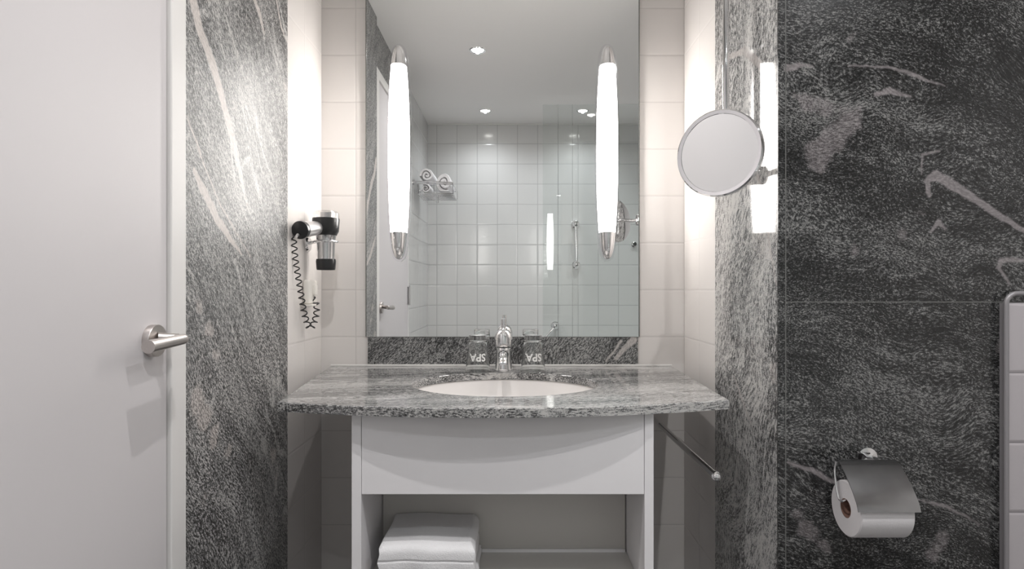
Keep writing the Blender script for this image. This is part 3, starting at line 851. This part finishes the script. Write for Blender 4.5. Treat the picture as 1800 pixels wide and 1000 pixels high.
rot = Matrix.Rotation(ga, 3, 'Z')
bmesh.ops.rotate(bm, verts=bm.verts, cent=(0, 0, 0), matrix=rot); bmesh.ops.translate(bm, verts=bm.verts, vec=(.195, -1.872, 0))
obj('glass_panel', bm, m_panel, gs, smooth=False)
for q in (.095, .185):
    bm = B(); bx(bm, q, q + .004, -.0045, .0045, tz + .001, 2.28, .0005)
    bmesh.ops.rotate(bm, verts=bm.verts, cent=(0, 0, 0), matrix=rot); bmesh.ops.translate(bm, verts=bm.verts, vec=(.195, -1.872, 0))
    obj('seal', bm, m_clear, gs, smooth=False)

yf = -FAR
def grab(name, a, b, label, r=.011):
    """grab bar with ball ends standing off the far wall"""
    a, b = Vector(a), Vector(b)
    root = thing(name, ((a + b) / 2), label, 'grab bar')
    bm = B(); tube(bm, [a, b], r, 18); obj('bar', bm, m_chrome, root)
    for p in (a, b):
        bm = B(); lathe(bm, [(0, 0), (.030, 0), (.030, .006), (.022, .012), (.013, .016), (.012, .040), (.021, .047), (.025, .060), (.020, .074), (.008, .082), (0, .083)], 28,
                        frame_to((p.x, yf + .0005, p.z), (0, 1, 0))); obj('end_mount', bm, m_chrome, root)
fs = 236.0
grab('grab_bar', ((1014.5 - 900) / 244, yf + .06, CAMZ + (507 - 391) / 244), ((1016 - 900) / 244, yf + .06, CAMZ + (507 - 464) / 244), 'vertical chrome grab bar on the far tiled wall, seen in the mirror')
grab('grab_bar', ((978 - 900) / 244, yf + .06, CAMZ + (507 - 574) / 244), ((955 - 900) / 244 - .12, yf + .06, CAMZ + (507 - 620) / 244 - .06), 'slanting chrome grab bar just above the mirror bottom edge, seen in the mirror')
# little chrome hook far right
bm = B(); lathe(bm, [(0, 0), (.02, 0), (.02, .006), (.008, .010), (.008, .03), (.014, .034), (.014, .045), (0, .047)], 24, frame_to(((1117 - 900) / 240, yf + .0005, CAMZ + (507 - 428.5) / 240), (0, 1, 0)))
tag(obj('wall_hook', bm, m_chrome), 'small chrome wall hook at right edge of the mirror picture', 'hook')

# towel rack on the left tiled wall
def R_(px, py, d):              # photo pixel of something seen in the mirror, at depth d from the mirror
    s = F / (CAMD + d); return Vector(((px - 900) / s, -d, CAMZ + (HOR - py) / s))
rk = thing('towel_rack', (XD, -1.98, 1.75), 'chrome wire towel rack on left tiled wall above the door side, seen in the mirror', 'towel rack')
dn, dfq = 1.865, 2.17
zr = R_(760, 321.5, dn).z; zb_ = R_(770, 343, dn + .08).z
xo = R_(796, 322, dn).x; xi = XD
bm = B()
tube(bm, [(xi, -dn, zr + .008), (xo, -dn, zr)], .0045, 12)
tube(bm, [(xi, -dn, zr - .006), (xo, -dn, zr - .010)], .0035, 12)
obj('guard_rail', bm, m_chrome, rk)
bm = B(); tube(bm, [(xo, -dn, zr - .004), (xo - .005, -dfq, zr - .004)], .0045, 12); obj('guard_rail', bm, m_chrome, rk)
bm = B(); tube(bm, [(xi, -dfq, zr - .004), (xo - .005, -dfq, zr - .004)], .0045, 12); obj('guard_rail', bm, m_chrome, rk)
for d_ in (dn, dfq):
    bm = B(); lathe(bm, [(0, 0), (.016, 0), (.016, .005), (.008, .009), (.008, .016), (0, .017)], 20, frame_to((XD + .0005, -d_, zr), (1, 0, 0))); obj('wall_plate', bm, m_chrome, rk)
dbn = dn + .03
for k in range(6):
    dd = dbn + (dfq - dbn) * k / 5
    bm = B(); tube(bm, [(xi + .02, -dd, zb_), (xo + .002, -dd, zb_)], .003, 8); obj('shelf_wire', bm, m_chrome, rk)
for xq in (xi + .03, xi + .13, xo):
    bm = B(); tube(bm, [(xq, -dn, zr - .006), (xq, -dbn, zb_), (xq, -dfq, zb_), (xq, -dfq, zr - .004)], .003, 8); obj('cross_wire', bm, m_chrome, rk)
bm = B(); p0 = R_(771, 344, dn + .1); p1 = R_(771, 357, dn + .1); tube(bm, [(p0.x, p0.y, zb_), p1, (p1.x - .004, p1.y - .01, p1.z)], .0035, 8); tube(bm, [(p0.x - .09, p0.y, zb_), (p1.x - .008, p1.y, p1.z)], .0012, 6)
obj('hook', bm, m_chrome, rk)

def rolled_towel(x, z, r, d_a, d_b, label, seed, sq=1.0):
    """a towel rolled into a spiral, its end facing the mirror"""
    rs = random.Random(seed); bm = B(); turns = 2.2; N = 110
    pts = []
    for k in range(N):
        t = k / (N - 1); a = 2 * PI * turns * t + seed; rr = r * (.14 + .86 * t) * (1 + .025 * math.sin(3 * a + seed))
        pts.append((rr, a))
    th_ = r * .86 / turns * .985
    rows = []
    ns = 10
    for j in range(ns + 1):
        d = d_a + (d_b - d_a) * j / ns
        e = .004 * (1 if j in (0, ns) else 0)
        row = []
        for rr, a in pts:
            for q in (rr - th_ + e, rr - e):
                q = max(q, .002)
                zz = q * math.sin(a) * sq
                if zz < -r * .92: zz = -r * .92
                row.append(bm.verts.new((x + q * math.cos(a), -(d + (.003 * math.sin(a * 2 + seed) if j in (0, ns) else 0)), z + zz)))
        rows.append(row)
    for j in range(ns):
        a, b = rows[j], rows[j + 1]
        for k in range(N - 1):
            for s_ in (0, 1):
                i0, i1 = 2 * k + s_, 2 * (k + 1) + s_
                bm.faces.new((a[i0], a[i1], b[i1], b[i0]))
        bm.faces.new((a[0], a[1], b[1], b[0])); bm.faces.new((a[-2], a[-1], b[-1], b[-2]))
    for row in (rows[0], rows[-1]):
        for k in range(N - 1): bm.faces.new((row[2 * k], row[2 * k + 1], row[2 * k + 3], row[2 * k + 2]))
    o = obj('rolled_towel', bm, m_towel, ang=60)
    return tag(o, label, 'towel', 'rolled towels on the rack')
pA = R_(740, 331, dn + .05); 
r1 = .036
rolled_towel(XD + .075, zb_ + .003 + r1 * .92, r1, dbn + .005, dfq - .02, 'rolled white towel in the rack, lower one beside the wall', 1)
r2 = .050
rolled_towel(XD + .082, zb_ + .003 + r1 * 1.93 + r2 * .93, r2, dbn + .005, dfq - .02, 'rolled white towel in the rack, resting on another roll by the wall', 2)
r3 = .060
rolled_towel(XD + .195, zb_ + .003 + r3 * 1.18, r3, dbn + .004, dfq - .02, 'thick rolled white towel at outer end of the rack', 4, 1.25)
